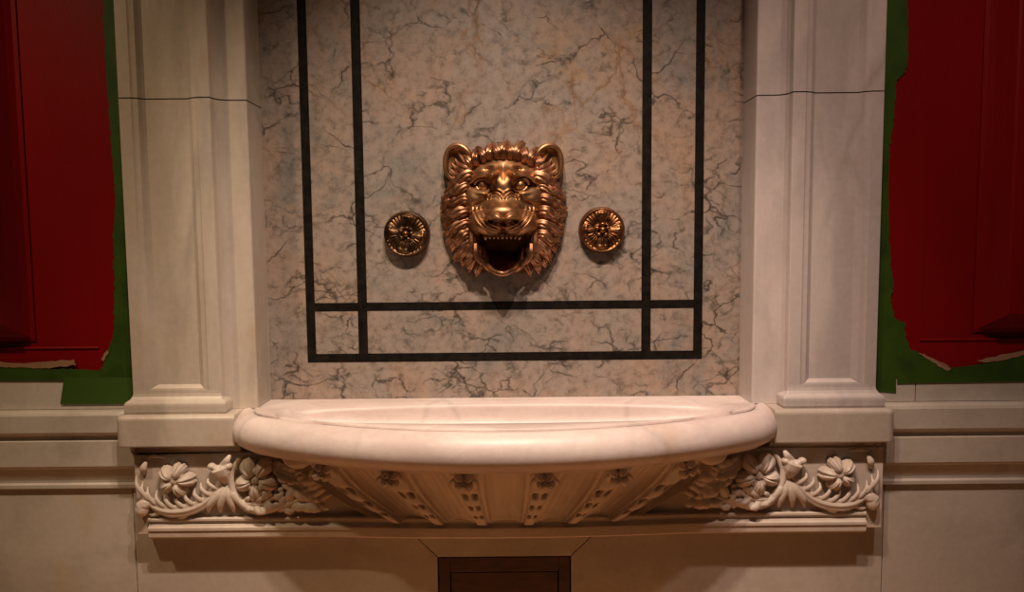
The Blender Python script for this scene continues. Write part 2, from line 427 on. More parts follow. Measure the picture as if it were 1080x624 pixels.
YT = -.1055
def poly_px(pts, Y): return [px(u, v, Y) for u, v in pts]
# left vertical strip: straight edge behind the pilaster, ragged paint edge towards the red
e1 = poly_px([(106, -60), (108, 0), (113, 90), (118, 160), (122, 215), (119, 250), (121, 300), (120, 352), (113, 371), (108, 387)], YT)
edge_l = [q for a, b_ in zip(e1[:-1], e1[1:]) for q in ragged(a, b_, 14, .0012)] + [e1[-1]]
tape([(-.978, TOP*.75), *[(x, z) for x, z in edge_l], px(104, 392, YT), (-.978, px(104, 392, YT)[1])], YT, .0006, 'masking_tape', green, label='narrow vertical strip of green masking tape left of the left pilaster', cat='tape', group='green masking tape strips')
e2 = poly_px([(-40, 386), (0, 386), (40, 388.5), (75, 389), (100, 390), (122, 391)], YT-.001)
e2 = [q for a, b_ in zip(e2[:-1], e2[1:]) for q in ragged(a, b_, 12, .0011)] + [e2[-1]]
tape([*e2, (-.978, e2[-1][1]), (-.978, px(100, 402, YT)[1]), px(0, 401.5, YT), px(-40, 401.5, YT)], YT-.0008, .0006, 'masking_tape', green, label='horizontal strip of green masking tape below the left red panelling', cat='tape', group='green masking tape strips')
tape([px(68, 398, YT), px(140, 398, YT), (-.978, px(64, 426, YT)[1]), px(64, 426, YT), px(66, 412, YT)], YT-.0016, .0006, 'masking_tape', greened, label='short brighter green tape piece above the ledge beside the left pilaster base', cat='tape', group='green masking tape strips')
# right
e3 = poly_px([(958, -60), (957, 0), (958, 60), (955, 76), (946, 84), (943, 120), (938, 160), (937, 200), (939, 280), (943, 300), (939, 318), (944, 336), (954, 340), (955, 356), (962, 372)], YT)
e3 = [q for a, b_ in zip(e3[:-1], e3[1:]) for q in ragged(a, b_, 12, .0014)] + [e3[-1]]
tape([(.978, TOP*.75), *e3, px(962, 398, YT), px(945, 398, YT), px(945, 414, YT), (.978, px(925, 411, YT)[1])], YT, .0006, 'masking_tape', green, label='wide vertical strip of green masking tape right of the right pilaster', cat='tape', group='green masking tape strips')
e4 = poly_px([(1120, 362), (1080, 370), (1062, 373), (1045, 381), (1020, 386), (1000, 387), (988, 380), (972, 373), (960, 368), (946, 366)], YT-.001)
e4 = [q for a, b_ in zip(e4[:-1], e4[1:]) for q in ragged(a, b_, 10, .0012)] + [e4[-1]]
tape([*e4, px(946, 404, YT), px(1080, 402, YT), px(1120, 401.5, YT)], YT-.0008, .0006, 'masking_tape', green, label='horizontal strip of green masking tape below the right red panelling', cat='tape', group='green masking tape strips')
# scraped bare patches along the ragged paint edge
def patch(pts, Y, label):
    q = poly_px(pts, Y); q = [r for a, b_ in zip(q, q[1:]+q[:1]) for r in ragged(a, b_, 6, .0011)]
    tape(q, Y, .0005, 'scraped_paint_patch', scuff, label=label, cat='paint patch', group='scraped paint patches')
patch([(-10, 381), (20, 383), (50, 381), (78, 379), (80, 385), (60, 387), (36, 388.5), (10, 387), (-10, 386)], YT-.0024, 'long pale scraped paint patch at the ragged lower edge of the left red paint')
patch([(113, 369), (115, 371), (109, 380), (107, 379)], YT-.0024, 'tiny pale scrape at the lower right corner of the left red paint')
patch([(968, 372), (976, 374), (1000, 386), (1004, 389), (998, 391), (984, 382)], YT-.0024, 'thin pale scrape slanting down at the lower left of the right red paint')
patch([(1030, 380), (1050, 375.5), (1090, 368), (1090, 372), (1056, 380), (1040, 382)], YT-.0024, 'thin pale scrape rising towards the right under the right red paint')

# ================================================================== LEDGE BLOCKS
def ledge(sg, label):
    R = thing('ledge_block', label, 'ledge', (sg*.86, -.1, Z0-.11), 'ledge blocks either side of the basin')
    a, b_ = (-1.014, -.702) if sg < 0 else (.702, 1.018)
    zb_ = -.083 if sg < 0 else -.088
    r = .012; xo = a if sg < 0 else b_; xi = b_ if sg < 0 else a
    Yf = -.186
    # slab: rounded outer corner in plan, rounded upper edge
    def plan(ins):
        p = []
        rc = .022
        cx = xo - sg*rc; cyy = Yf+rc
        p.append((xo - sg*ins, -.02))
        for k in range(9):
            t_ = PI/2*k/8
            p.append((cx + sg*(rc-ins)*math.cos(t_), cyy - (rc-ins)*math.sin(t_)))
        p.append((xi, Yf+ins)); p.append((xi, -.02))
        return p
    rows = []
    for ins, z in [(r, 0)] + [(r*(1-math.sin(q)), -r*(1-math.cos(q))) for q in (PI/8, PI/4, 3*PI/8, PI/2)] + [(0, zb_+.004), (.001, zb_+.001), (.004, zb_)]:
        rows.append([(x, y, Z0+z) for x, y in plan(ins)])
    mb = MB(); mb.grid(rows, closed_v=True); n = len(rows[0])
    mb.f.append(tuple(range(n))); mb.f.append(tuple(range(len(mb.v)-1, len(mb.v)-n-1, -1)))
    mb.build('slab', marble if sg > 0 else marble_pil_l, R)
    # bed moulding
    mb = MB(); rows = []
    for ins, z in [(.030, zb_-.0005), (.030, zb_-.004), (.034, zb_-.007), (.036, -.1035), (.034, -.1060), (.040, -.1065), (.040, -.1092)]:
        rows.append([(x, y, Z0+z) for x, y in plan(ins)])
    mb.grid(rows, closed_v=True); n = len(rows[0]); mb.f.append(tuple(range(n))); mb.f.append(tuple(range(len(mb.v)-1, len(mb.v)-n-1, -1)))
    mb.build('bed_moulding', marble_carved, R)
    settle(R)
ledge(-1, 'marble ledge block under the left pilaster base, left of the basin')
ledge(1, 'marble ledge block under the right pilaster base, right of the basin')

# ================================================================== BASIN
B = thing('fountain_basin', 'wide half-oval white marble fountain basin with thick rounded rim', 'basin', (0, -.15, Z0-.29))
YC, RL = .859, 1.22
def arcY(x, R): return YC - math.sqrt(max(R*R - x*x, 0))
HX, HY, HA, HB, HN = 0, -.188, .585, .112, 2.5
A0 = math.asin(.615/RL); RC = .125
def lip_path(d):
    R_ = RL+d; row = []
    for k in range(121):
        a = -A0 + 2*A0*k/120
        row.append((R_*math.sin(a), YC-R_*math.cos(a)))
    for sg in (1, -1):
        end = []
        ccx = (RL-RC)*math.sin(A0)*sg; ccy = YC-(RL-RC)*math.cos(A0)
        for k in range(1, 19):
            a = A0 + (PI/2+.10-A0)*k/18
            end.append((ccx+sg*(RC+d)*math.sin(a), ccy-(RC+d)*math.cos(a)))
        row = row+end if sg == 1 else end[::-1]+row
    return row
_lp = lip_path(0)
_poly = _lp + [(.7015, _lp[-1][1]), (.7015, -.0008), (-.7015, -.0008), (-.7015, _lp[0][1])]
def outer(phi):
    c_, s_ = math.cos(phi), math.sin(phi); best = 9
    for (ax, ay), (bx, by) in zip(_poly, _poly[1:]+_poly[:1]):
        ex, ey = bx-ax, by-ay; den = c_*ey - s_*ex
        if abs(den) < 1e-12: continue
        px_, py_ = ax-HX, ay-HY
        t_ = (px_*ey - py_*ex)/den; u_ = (px_*s_ - py_*c_)/den
        if t_ > 0 and -1e-9 <= u_ <= 1+1e-9: best = min(best, t_)
    return (HX+c_*best, HY+s_*best)
def hollow(phi, k=1.0):
    c_, s_ = math.cos(phi), math.sin(phi)
    r_ = (abs(c_/(HA*k))**HN + abs(s_/(HB*k))**HN)**(-1/HN)
    return (HX+c_*r_, HY+s_*r_)
phis = sorted(set([2*PI*i/420 for i in range(420)] + [math.atan2(y-HY, x) % (2*PI) for x, y in ((.7015, -.0008), (-.7015, -.0008), (.7015, _lp[-1][1]), (-.7015, _lp[-1][1]))]))
rows = []
for k in range(6):
    rows.append([]);
for ph in phis:
    o_ = outer(ph); h_ = hollow(ph)
    front = 1 if math.sin(ph) < -.02 or abs(o_[0]) < .699 and o_[1] < -.05 else 0
    def lp(a): return (o_[0]*(1-a)+h_[0]*a, o_[1]*(1-a)+h_[1]*a)
    rs = .0045*min(1, max(0, (-o_[1]-.10)/.05))
    for k, (a, z) in enumerate([(0, -.002), (.0, rs*.6), (.06, rs), (.5, rs), (.93, rs*.9-.001), (1.0, -.006)]):
        x, y = lp(a); rows[k].append((x, y, Z0+z))
for k, z in [(.985, -.014), (.96, -.028), (.90, -.046), (.78, -.062), (.55, -.073), (.25, -.078)]:
    rows.append([(hollow(ph, k)[0], hollow(ph, k)[1], Z0+z) for ph in phis])
mb = MB(); mb.grid(rows, closed_v=True); n = len(phis); mb.f.append(tuple(range(len(mb.v)-n, len(mb.v))))
mb.build('bowl', marble_basin, B, smooth=True)
# rolled rim
prof = [(-.006, -.012), (-.003, -.004), (.001, -.0045), (.006, -.001), (.014, .0015), (.024, .0005), (.036, -.005), (.047, -.0145), (.055, -.027), (.0595, -.041), (.059, -.056), (.054, -.069),
        (.045, -.080), (.032, -.0885), (.022, -.0905), (.019, -.0915), (.0185, -.0975), (.012, -.099), (-.03, -.1005)]
rows = []
for d, z in prof:
    row = lip_path(d)
    rows.append([(x, y, Z0+z) for x, y in row])
MB().grid(rows).build('rim', marble_basin, B, smooth=True)

settle(B)

# ================================================================== CARVED FRIEZE
F = thing('carved_frieze', 'long carved marble frieze with flowers and leaf scrolls under basin and ledge', 'frieze', (0, -.13, Z0-.345))
mb = MB(); mb.box(-.985, 1.005, -.150, -.0765, Z0-.330, Z0-.1095)
mb.build('back_block', marble_carved, F, bevel=.002)
mb = MB()
prof = [(-.150, -.281), (-.160, -.2815), (-.1625, -.284), (-.1625, -.289), (-.157, -.292), (-.156, -.297), (-.160, -.304), (-.166, -.3075), (-.166, -.3145), (-.1625, -.316), (-.1615, -.333), (-.159, -.3375), (-.145, -.338), (-.078, -.3385)]
xs = [-.950] + [-.5+k*.02 for k in range(51)] + [.958]
rows = []
for x in xs:
    bow = .020*max(0, 1-(x/.47)**2)**1.0 if abs(x) < .47 else 0
    rows.append([(x, y-(bow if y < -.149 else 0), Z0+z) for y, z in prof])
mb.grid(rows); n = len(prof); mb.f.append(tuple(range(n))); mb.f.append(tuple(range(len(mb.v)-1, len(mb.v)-n-1, -1)))
mb.build('bottom_moulding', marble_carved, F)

def carve(o, vox=.0016, sm_=3):
    r = o.modifiers.new('fuse', 'REMESH'); r.mode = 'VOXEL'; r.voxel_size = vox; r.use_smooth_shade = True
    q = o.modifiers.new('soften', 'SMOOTH'); q.factor = .5; q.iterations = sm_
    return o
# ---- carved underside: flutes, husk bands and drilled bellflowers
bands = [-.805, -.49, -.172, .172, .49, .805]
def under(s, t_, dsp=0):
    xt = .575*s; xbm = .355*s
    g = t_*t_*(.55) + t_*.45
    x = xt*(1-g)+xbm*g
    yt = arcY(xt, 1.206); yb = -.160 - .034*(1-abs(s)**2.2)
    k = 1-(1-t_)**1.35
    y = yt*(1-k)+yb*k - .020*math.sin(PI*t_)*(1-s*s)*.6
    z = -.0985 - .190*t_
    return Vector((x, y-dsp*1.0, z+Z0-dsp*.25))
def disp(s, t_):
    d = 0
    halfw = .075*(1-.35*t_)
    near = min(bands, key=lambda q: abs(q-s)); ds = abs(s-near)
    # flute hollow between bands
    edges = [-1.0] + bands + [1.0]
    for a, b_ in zip(edges[:-1], edges[1:]):
        if a <= s <= b_:
            a2 = a + (halfw if a > -1 else 0); b2 = b_ - (halfw if b_ < 1 else 0)
            if a2 < s < b2:
                q = (s-a2)/(b2-a2); m_ = abs(2*q-1)
                d += -.032*(1-m_**2.6)*(.35+.65*math.sin(PI*min(1, t_*.9+.12)))
                if m_ > .80: d += .005*math.exp(-((m_-.91)/.05)**2)          # fillet along the flute
                d += .0016*math.cos(q*2*PI*6)*(1-m_)*(t_ > .15)*min(1, (1-t_)*4)
                # rounded tongue lip at the top
                lip = .10 + .10*(1-m_*m_)
                if t_ < lip: d += .012*(1-(t_/lip)**3)*(1-m_**4)
    if ds < halfw:
        q = ds/halfw
        d += .012*(1-q**4)
        d += -.006*math.exp(-((q-.86)/.09)**2)
        # three diminishing bellflowers, each with drilled hollows either side of a point
        for tc, sc in ((.36, 1.0), (.60, .8), (.80, .55)):
            dt = (t_-tc)
            if abs(dt) < .14*sc:
                u_ = dt/(.12*sc)
                env = math.sqrt(max(0, 1-u_*u_))
                d += .008*sc*env*(1-q*q)*(.6+.4*u_)
            for qs in (.38,):
                hole = math.exp(-(((q-qs)/.24)**2 + ((t_-tc-.085*sc)/(.042*sc))**2))
                d -= .030*sc*hole
    return d
ns, nt = 620, 90
rows = []
for i in range(ns+1):
    s = -1+2*i/ns
    row = [under(s, j/nt, disp(s, j/nt)) for j in range(nt+1)]
    rows.append(row)
MB().grid(rows).build('fluted_underside', marble_carved, F, smooth=True)

def flower(mb, c, r, npet=5, tilt=0, lobes=2, depth=.5, heart=.30, rot=0):
    """open flower: cupped petals with a notched edge, a sunk midrib and a round heart"""
    c = Vector(c); na, nq = 40*npet, 22; rows = []
    ph0 = random.uniform(0, 6)
    for i in range(nq+1):
        q = i/nq; row = []
        for j in range(na):
            th = 2*PI*j/na
            ph = (th-rot)*npet/2
            pet = abs(math.cos(ph)); sp = abs(math.sin(ph))
            Ro = r*(.50+.56*pet**.55) * (1+.05*math.sin(2*th+ph0))
            if lobes > 1: Ro -= r*.15*math.exp(-(sp/.16)**2); Ro += r*.015*math.cos(ph*14)
            H = r*(.10+depth*(math.sin(PI*min(1, q**.75*.96+.02))**.75)*pet**.45*.85)
            H -= r*.13*math.exp(-(sp/.14)**2)*min(1, q*2)*(1-q*.3)
            H += r*.012*math.cos(ph*14)*q*(1-q)*3
            H -= r*.22*math.exp(-(q/.25)**2)
            if i == nq: H = -r*.12
            row.append(c + Vector((Ro*q*math.cos(th), -H, Ro*q*math.sin(th))))
        rows.append(row)
    mb.grid(rows, closed_v=True)
    for k in range(npet):
        a = rot + 2*PI*(k+.5)/npet
        mb.ellipsoid(c + Vector((math.cos(a)*r*.40, -r*.20, math.sin(a)*r*.40)), (r*.18, r*.22, r*.18), None, 8, 10)
    mb.ellipsoid(c+Vector((0, -r*.26, 0)), (r*heart, r*heart, r*heart))
for k, s in enumerate(bands):
    p = under(s, .11, .021)
    mb = MB(); flower(mb, (0, -.004, 0), .026, 4, lobes=1, depth=.8, heart=.24, rot=PI/4+s*.3)
    # ribbon tails either side
    for sg in (-1, 1):
        mb.sweep([(0, 0, .004), (sg*.018, -.004, .004), (sg*.03, 0, -.004), (sg*.034, .003, -.016)], [.006, .007, .005, .002], .5, 8)
    o = mb.build('small_flower', marble_carved, F, smooth=True); o['_p'] = tuple(p)
# half-round tongues at the outer ends of the underside
for sg in (-1, 1):
    mb = MB(); c = Vector((sg*.525, -.232, Z0-.092))
    mb.ellipsoid(c, (.042, .020, .036)); mb.build('tongue', marble_carved, F, smooth=True)

def leafy(mb, path, rad, Yb, leaf=.030, nleaf=7, side=(1, -1), curl=1):
    """acanthus stem: fluted strand with curling leaflets"""
    pts = [Vector((x, Yb-h, Z0+z)) for x, z, h in path]
    mb.sweep(pts, rad, .75, 12, .12, 4, steps=6)
    m = len(pts)
    for k in range(nleaf):
        t_ = .12+.80*k/(nleaf-1) if nleaf > 1 else .5
        f = t_*(m-1); i = min(int(f), m-2); q = pts[i].lerp(pts[i+1], f-i); T = (pts[i+1]-pts[i]).normalized()
        for sd in side:
            Nn = Vector((-T.z, 0, T.x))*sd
            L = leaf*(.6+.6*math.sin(PI*t_))
            w_ = L*.33
            a = q + Nn*rad[0]*.4
            mb.sweep([a-T*L*.3+Vector((0, .001, 0)), a+Nn*L*.30+T*L*.10+Vector((0, -.006, 0)), a+Nn*L*.62+T*L*.50+Vector((0, -.009, 0)), a+Nn*L*.72+T*L*1.02+Vector((0, -.004, 0))],
                     [w_*.5, w_*1.1, w_*.95, w_*.35], .42, 14, .12, 4, steps=4)
def scroll_side(sg):
    X = lambda x: sg*x if sg < 0 else sg*x*1.0 + .010
    Yb = -.150
    # outer flower
    mb = MB(); flower(mb, (X(.868), Yb-.010, Z0-.176), .047, 5, lobes=2, depth=.70, heart=.27, rot=PI/2+.3*sg)
    mb.build('open_flower', marble_carved, F, smooth=True)
    # main scroll from the calyx at the basin side sweeping under the flower up to the outer edge
    mb = MB()
    pth = [(.742, -.165, .014), (.762, -.205, .016), (.795, -.238, .018), (.840, -.257, .018), (.890, -.260, .018), (.928, -.248, .018), (.952, -.225, .014)]
    for off, rr in ((0, 1.0), (.011, .6), (-.010, .55)):
        pp = [Vector((X(x), Yb-h, Z0+z+off*(1 if q < 5 else .6))) for q, (x, z, h) in enumerate(pth)]
        mb.sweep(pp, [q*rr for q in (.006, .008, .009, .011, .011, .008, .004)], .7, 12, .12, 4, steps=6)
    # slender leaflets curling up and outwards from the stem
    for q in range(10):
        f = 1.0 + 4.9*q/9; i_ = min(int(f), 5); g_ = f-i_
        x = pth[i_][0]*(1-g_)+pth[i_+1][0]*g_; z = pth[i_][1]*(1-g_)+pth[i_+1][1]*g_; L_ = .026+.020*(q/9)
        mb.sweep([(X(x-.012), Yb-.012, Z0+z), (X(x+.004), Yb-.022, Z0+z+L_*.35), (X(x+.020), Yb-.022, Z0+z+L_*.85), (X(x+.022+.004*(q % 2)), Yb-.010, Z0+z+L_*1.35)],
                 [.003, .0065, .0055, .0018], .6, 12, .12, 4, steps=4)
        if q % 3 == 1:
            mb.sweep([(X(x-.012), Yb-.010, Z0+z), (X(x-.004), Yb-.014, Z0+z-.014), (X(x+.016), Yb-.012, Z0+z-.022), (X(x+.032), Yb-.005, Z0+z-.020)], [.003, .006, .005, .0015], .6, 12, .12, 4, steps=4)
    carve(mb.build('leaf_scroll', marble_carved, F, smooth=True))
    # bud in the outer lower corner
    mb = MB(); mb.sweep([(X(.925), Yb-.012, Z0-.245), (X(.95), Yb-.016, Z0-.238), (X(.965), Yb-.018, Z0-.248)], [.006, .013, .016], .9, 12, steps=4)
    mb.ellipsoid((X(.962), Yb-.014, Z0-.255), (.018, .018, .020))
    mb.ellipsoid((X(.952), Yb-.016, Z0-.243), (.012, .014, .009))
    carve(mb.build('corner_bud', marble_carved, F, smooth=True))
    # bell shaped calyx with leaves between the two flowers
    mb = MB()
    mb.sweep([(X(.735), Yb-.010, Z0-.185), (X(.742), Yb-.022, Z0-.160), (X(.748), Yb-.026, Z0-.142)], [.010, .021, .024], .8, 14, .10, 6, steps=5)
    for dx, dz in ((-.022, .004), (-.008, -.002), (.008, -.002), (.022, .004)):
        mb.ellipsoid((X(.748)+dx, Yb-.022, Z0-.142+dz), (.011, .012, .009))
    mb.sweep([(X(.742), Yb-.018, Z0-.140), (X(.728), Yb-.026, Z0-.122), (X(.722), Yb-.018, Z0-.108)], [.012, .009, .004], .6, 10, steps=4)
    for a in (-.9, -.35, .25, .8):
        mb.sweep([(X(.735), Yb-.010, Z0-.185), (X(.735)+a*.022, Yb-.022, Z0-.215), (X(.735)+a*.05, Yb-.020, Z0-.243), (X(.735)+a*.062, Yb-.010, Z0-.268)], [.006, .011, .009, .003], .6, 10, .1, 4, steps=4)
    carve(mb.build('calyx', marble_carved, F, smooth=True))
    # small leaf at the outer top
    mb = MB(); mb.sweep([(X(.962), Yb-.004, Z0-.165), (X(.955), Yb-.012, Z0-.145), (X(.948), Yb-.008, Z0-.128)], [.006, .010, .004], .6, 10, steps=4)
    mb.sweep([(X(.95), Yb-.004, Z0-.118), (X(.93), Yb-.01, Z0-.113), (X(.90), Yb-.004, Z0-.118)], [.004, .006, .003], .6, 10, steps=4)
    carve(mb.build('tendril', marble_carved, F, smooth=True))
    # second flower, in the shade of the basin
    mb = MB(); flower(mb, (X(.655), Yb-.012, Z0-.175), .058, 5, lobes=1, depth=.55, heart=.20, rot=-PI/2)
    mb.build('shaded_flower', marble_carved, F, smooth=True)
    # scroll round the second flower
    mb = MB()
    mb.sweep([(X(.700), Yb-.012, Z0-.120), (X(.722), Yb-.016, Z0-.160), (X(.718), Yb-.018, Z0-.205), (X(.690), Yb-.020, Z0-.243), (X(.645), Yb-.020, Z0-.258), (X(.59), Yb-.016, Z0-.245), (X(.545), Yb-.016, Z0-.252), (X(.50), Yb-.012, Z0-.268)],
             [.005, .008, .010, .012, .013, .013, .010, .004], .7, 12, .1, 4, steps=6)
    leafy(mb, [(X(.70), -.236, .016), (X(.655), -.240, .022), (X(.615), -.225, .022), (X(.60), -.195, .014)], [.008, .009, .007, .003], Yb, .024, 5, (1, -1))
    leafy(mb, [(X(.60), -.262, .012), (X(.56), -.235, .024), (X(.52), -.225, .026), (X(.47), -.235, .020)], [.008, .011, .010, .004], Yb, .030, 5, (1, -1))
    leafy(mb, [(X(.60), -.150, .012), (X(.57), -.165, .024), (X(.53), -.190, .030), (X(.49), -.215, .024)], [.006, .011, .010, .004], Yb, .030, 6, (1, -1))
    leafy(mb, [(X(.61), -.135, .012), (X(.58), -.150, .028), (X(.54), -.160, .040)], [.006, .011, .008], Yb, .024, 4, (1, -1))
    carve(mb.build('shaded_leaf_scroll', marble_carved, F, smooth=True))
scroll_side(-1); scroll_side(1)
loc = Vector(F['_loc']); flw = [c for c in F.children if '_p' in c]
settle(F)
for c in flw: c.location = Vector(c['_p'])-loc; del c['_p']

# ================================================================== METAL ACCESS PANEL
A_ = thing('metal_panel', 'dark reddish-brown metal panel with a raised frame set in the lower wall', 'panel', (-.006, -.085, Z0-.86))
mb = MB()
x0, x1, z0, z1 = -.1875, .1755, -.86, -.426
for a, b_, c_, d_ in ((x0, x0+.031, z0, z1), (x1-.031, x1, z0, z1), (x0+.031, x1-.031, z1-.042, z1), (x0+.031, x1-.031, z0, z0+.03)):
    mb.box(a, b_, -.096, -.0758, Z0+c_, Z0+d_)
mb.build('frame', wood, A_, bevel=.002)
MB().box(x0+.0335, x1-.0335, -.092, -.0758, Z0+z0+.0325, Z0+z1-.0445).build('inner_plate', wood, A_, bevel=.002)
settle(A_)

# ================================================================== ROSETTES
def rosette(c, r, th, mat, label, hl, tilt):
    R = thing('rosette', label, 'rosette', c, 'rosettes beside the lion head')
    R['_loc'] = c
    nr, na = 60, 288
    def h(q, a):
        z = .0
        rim = math.exp(-((q-.93)/.045)**2)*.006
        k4 = math.cos(2*(a))**2                        # four scalloped petals on the axes
        pet = max(0, math.cos(4*a))**.6 if math.cos(4*a) > 0 else 0
        if q < .90:
            body = .009*math.sin(PI*min(1, max(0, (q-.15)/.78)))**.7
            z += body*(.35+.65*pet)
            if pet > 0: z += .004*math.exp(-((q-.76)/.09)**2)*pet
            # ribbed fans between the petals
            rib = .5+.5*math.cos(32*a)
            z += .0045*rib*(1-pet)*math.exp(-((q-.60)/.24)**2)
            z += .002*math.cos(16*a)*pet*math.exp(-((q-.55)/.2)**2)
            z += .005*math.exp(-((q-.26)/.07)**2)*(.5+.5*math.cos(5*a+.4))
        return z+rim
    rows = []
    for i in range(nr+1):
        q = i/nr*.985+.001
        rows.append([(c[0]+r*q*math.cos(2*PI*j/na), c[1]-th-h(q, 2*PI*j/na), c[2]+r*q*math.sin(2*PI*j/na)) for j in range(na)])
    for q, y in ((1.0, th-.001), (1.006, th-.004), (.99, th-.008), (.985, th-.012), (1.02, th-.016), (1.03, .004), (1.03, .0)):
        rows.append([(c[0]+r*q*math.cos(2*PI*j/na), c[1]-max(y, 0), c[2]+r*q*math.sin(2*PI*j/na)) for j in range(na)])
    MB().grid(rows, closed_v=True).build('disc', mat, R, smooth=True)
    mb = MB(); mb.ellipsoid((c[0], c[1]-th-.010, c[2]), (r*.15, .010, r*.15), nu=16, nv=24)
    mb.build('centre_knob', mat if hl else br_ros, R, smooth=True)
    mb = MB()
    for k in range(5):
        a = 2*PI*k/5+.3; mb.ellipsoid((c[0]+r*.25*math.cos(a), c[1]-th-.006, c[2]+r*.25*math.sin(a)), (r*.12, .006, r*.09))
    mb.build('bead_ring', mat, R, smooth=True)
    loc = Vector(c); del R['_loc']; R.location = loc
    for o in R.children: o.location = -loc
    R.rotation_euler = tilt
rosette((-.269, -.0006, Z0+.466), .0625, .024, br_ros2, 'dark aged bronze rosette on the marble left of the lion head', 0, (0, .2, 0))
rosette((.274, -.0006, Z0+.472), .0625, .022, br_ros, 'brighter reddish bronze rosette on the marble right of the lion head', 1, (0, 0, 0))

# ================================================================== LION HEAD
L = thing('lion_head', 'bronze lion head spout with open mouth and curly mane on the niche marble', 'lion head', (0, 0, Z0+.34))
def LP(cx, cy, h):                     # carving coordinates: right, down, height above the wall
    return at(440+cx/3.467, 130+cy/3.467, -h*.74)
def gauss(x, y, x0, y0, rx, ry, rot=0):
    c_, s_ = math.cos(rot), math.sin(rot); dx = x-x0; dy = y-y0
    a = (dx*c_+dy*s_)/rx; b_ = (-dx*s_+dy*c_)/ry
    return np.exp(-(a*a+b_*b_))
def dome(x, y, x0, y0, rx, ry, p=.5):
    q = 1-((x-x0)/rx)**2-((y-y0)/ry)**2
    return np.clip(q, 0, 1)**p
def sm(x, a, b_):
    t_ = np.clip((x-a)/(b_-a), 0, 1); return t_*t_*(3-2*t_)
xs = np.arange(120, 511, 1.75); ys = np.arange(98, 566, 1.75)
GX, GY = np.meshgrid(xs, ys, indexing='ij')
def face(x, y):
    m = 315.0; ax = np.abs(x-m); sx = m-ax     # sx: mirrored to the left half
    h = .014 + .112*dome(sx, y, m, 285, 172, 186, .50)
    h += .016*gauss(sx, y, m, 165, 95, 48)                     # forehead
    # nose bridge widening into the broad blunt nose
    bw = 32+18*sm(y, 235, 310)
    br = sm(y, 246, 326)*(1-sm(y, 350, 364))
    h += .052*np.exp(-(ax/bw)**2.6)*br
    h += .046*np.exp(-(ax/60)**8)*sm(y, 286, 318)*(1-sm(y, 347, 360))
    h -= .007*gauss(sx, y, m, 185, 6, 24)
    h -= .009*gauss(sx, y, m, 175, 24, 34)
    h += .006*gauss(sx, y, m, 222, 30, 26)
    h += .006*gauss(sx, y, 280, 150, 30, 18)
    # nostrils and philtrum
    h -= .022*gauss(sx, y, 277, 354, 15, 6, -.35)
    h -= .012*gauss(sx, y, m, 372, 4, 20)
    # whisker pads
    h += .060*dome(sx, y, 252, 366, 70, 52, .5)
    h += .034*dome(sx, y, 300, 385, 50, 30, .7)
    # folds round the muzzle
    rho = np.sqrt((sx-322)**2 + ((y-306)/.82)**2)
    band = sm(rho, 66, 74)*(1-sm(rho, 126, 134))*sm(y, 296, 325)*sm(ax, 6, 30)
    ph = ((rho-70)/15.0) % 1.0
    h += .012*(np.abs(np.sin(np.pi*ph))**.8-.5)*band
    # curls at the root of the nose
    rr = np.sqrt((sx-284)**2+((y-284))**2)
    h += .0055*np.cos((rr-20)/12*2*np.pi)*sm(rr, 12, 18)*(1-sm(rr, 42, 50))*sm(284-y, 2, 14)
    # brow ridge: a hooked inner knob running out over the eye
    h += .044*gauss(sx, y, 276, 186, 12, 22, .55)
    h += .028*gauss(sx, y, 244, 190, 32, 10, -.15)
    h += .016*gauss(sx, y, 206, 206, 20, 9, -.6)
    h -= .016*gauss(sx, y, 262, 168, 16, 8, -.3)
    # sockets
    h -= .052*gauss(sx, y, 241, 222, 27, 17)
    h -= .018*gauss(sx, y, 203, 226, 17, 8, -.2)
    h -= .022*gauss(sx, y, 276, 244, 9, 18, .4)
    # cheekbones and the pouch under the eye
    h += .006*gauss(sx, y, 236, 254, 26, 9, .2)
    h += .008*gauss(sx, y, 196, 272, 28, 22, .3)
    h -= .014*gauss(sx, y, 225, 292, 26, 8, -.5)
    h -= .016*gauss(sx, y, 184, 335, 12, 45)
    # jaw columns beside the mouth
    jc = 212 + (y-400)*.16
    h = np.maximum(h, (.060-.03*sm(y, 420, 540))*np.exp(-((sx-jc)/22)**4)*sm(y, 350, 400)*(1-sm(y, 500, 540)))
    # open mouth
    lip = 402 + 10*np.exp(-((ax-52)/34)**2) - 8*np.exp(-(ax/12)**2) - 4*sm(ax, 70, 95)
    hw = 88 - 14*sm(y, 430, 500) - 40*sm(y, 495, 545)
    inside = sm(y, lip-4, lip+5)*(1-sm(ax, hw-7, hw+5))*(1-sm(y, 532, 548))
    h = h*(1-inside) + .010*inside
    return h
Hh = face(GX, GY)
inside_face = ((GX-315)/172)**2+((GY-285)/184)**2 < .985
jawreg = (np.abs(GX-315) < 118-.25*np.clip(GY-440, 0, 200)) & (GY > 380) & (GY < 548)
keep = inside_face | jawreg
idx = -np.ones(GX.shape, int); vs = []
for i in range(len(xs)):
    for j in range(len(ys)):
        if keep[i, j]:
            idx[i, j] = len(vs); vs.append(LP(xs[i], ys[j], float(max(Hh[i, j], .006))))
fs = []
for i in range(len(xs)-1):
    for j in range(len(ys)-1):
        q = (idx[i, j], idx[i, j+1], idx[i+1, j+1], idx[i+1, j])
        if min(q) >= 0: fs.append(q)
MB().add(vs, fs).build('face', br_face, L, smooth=True)
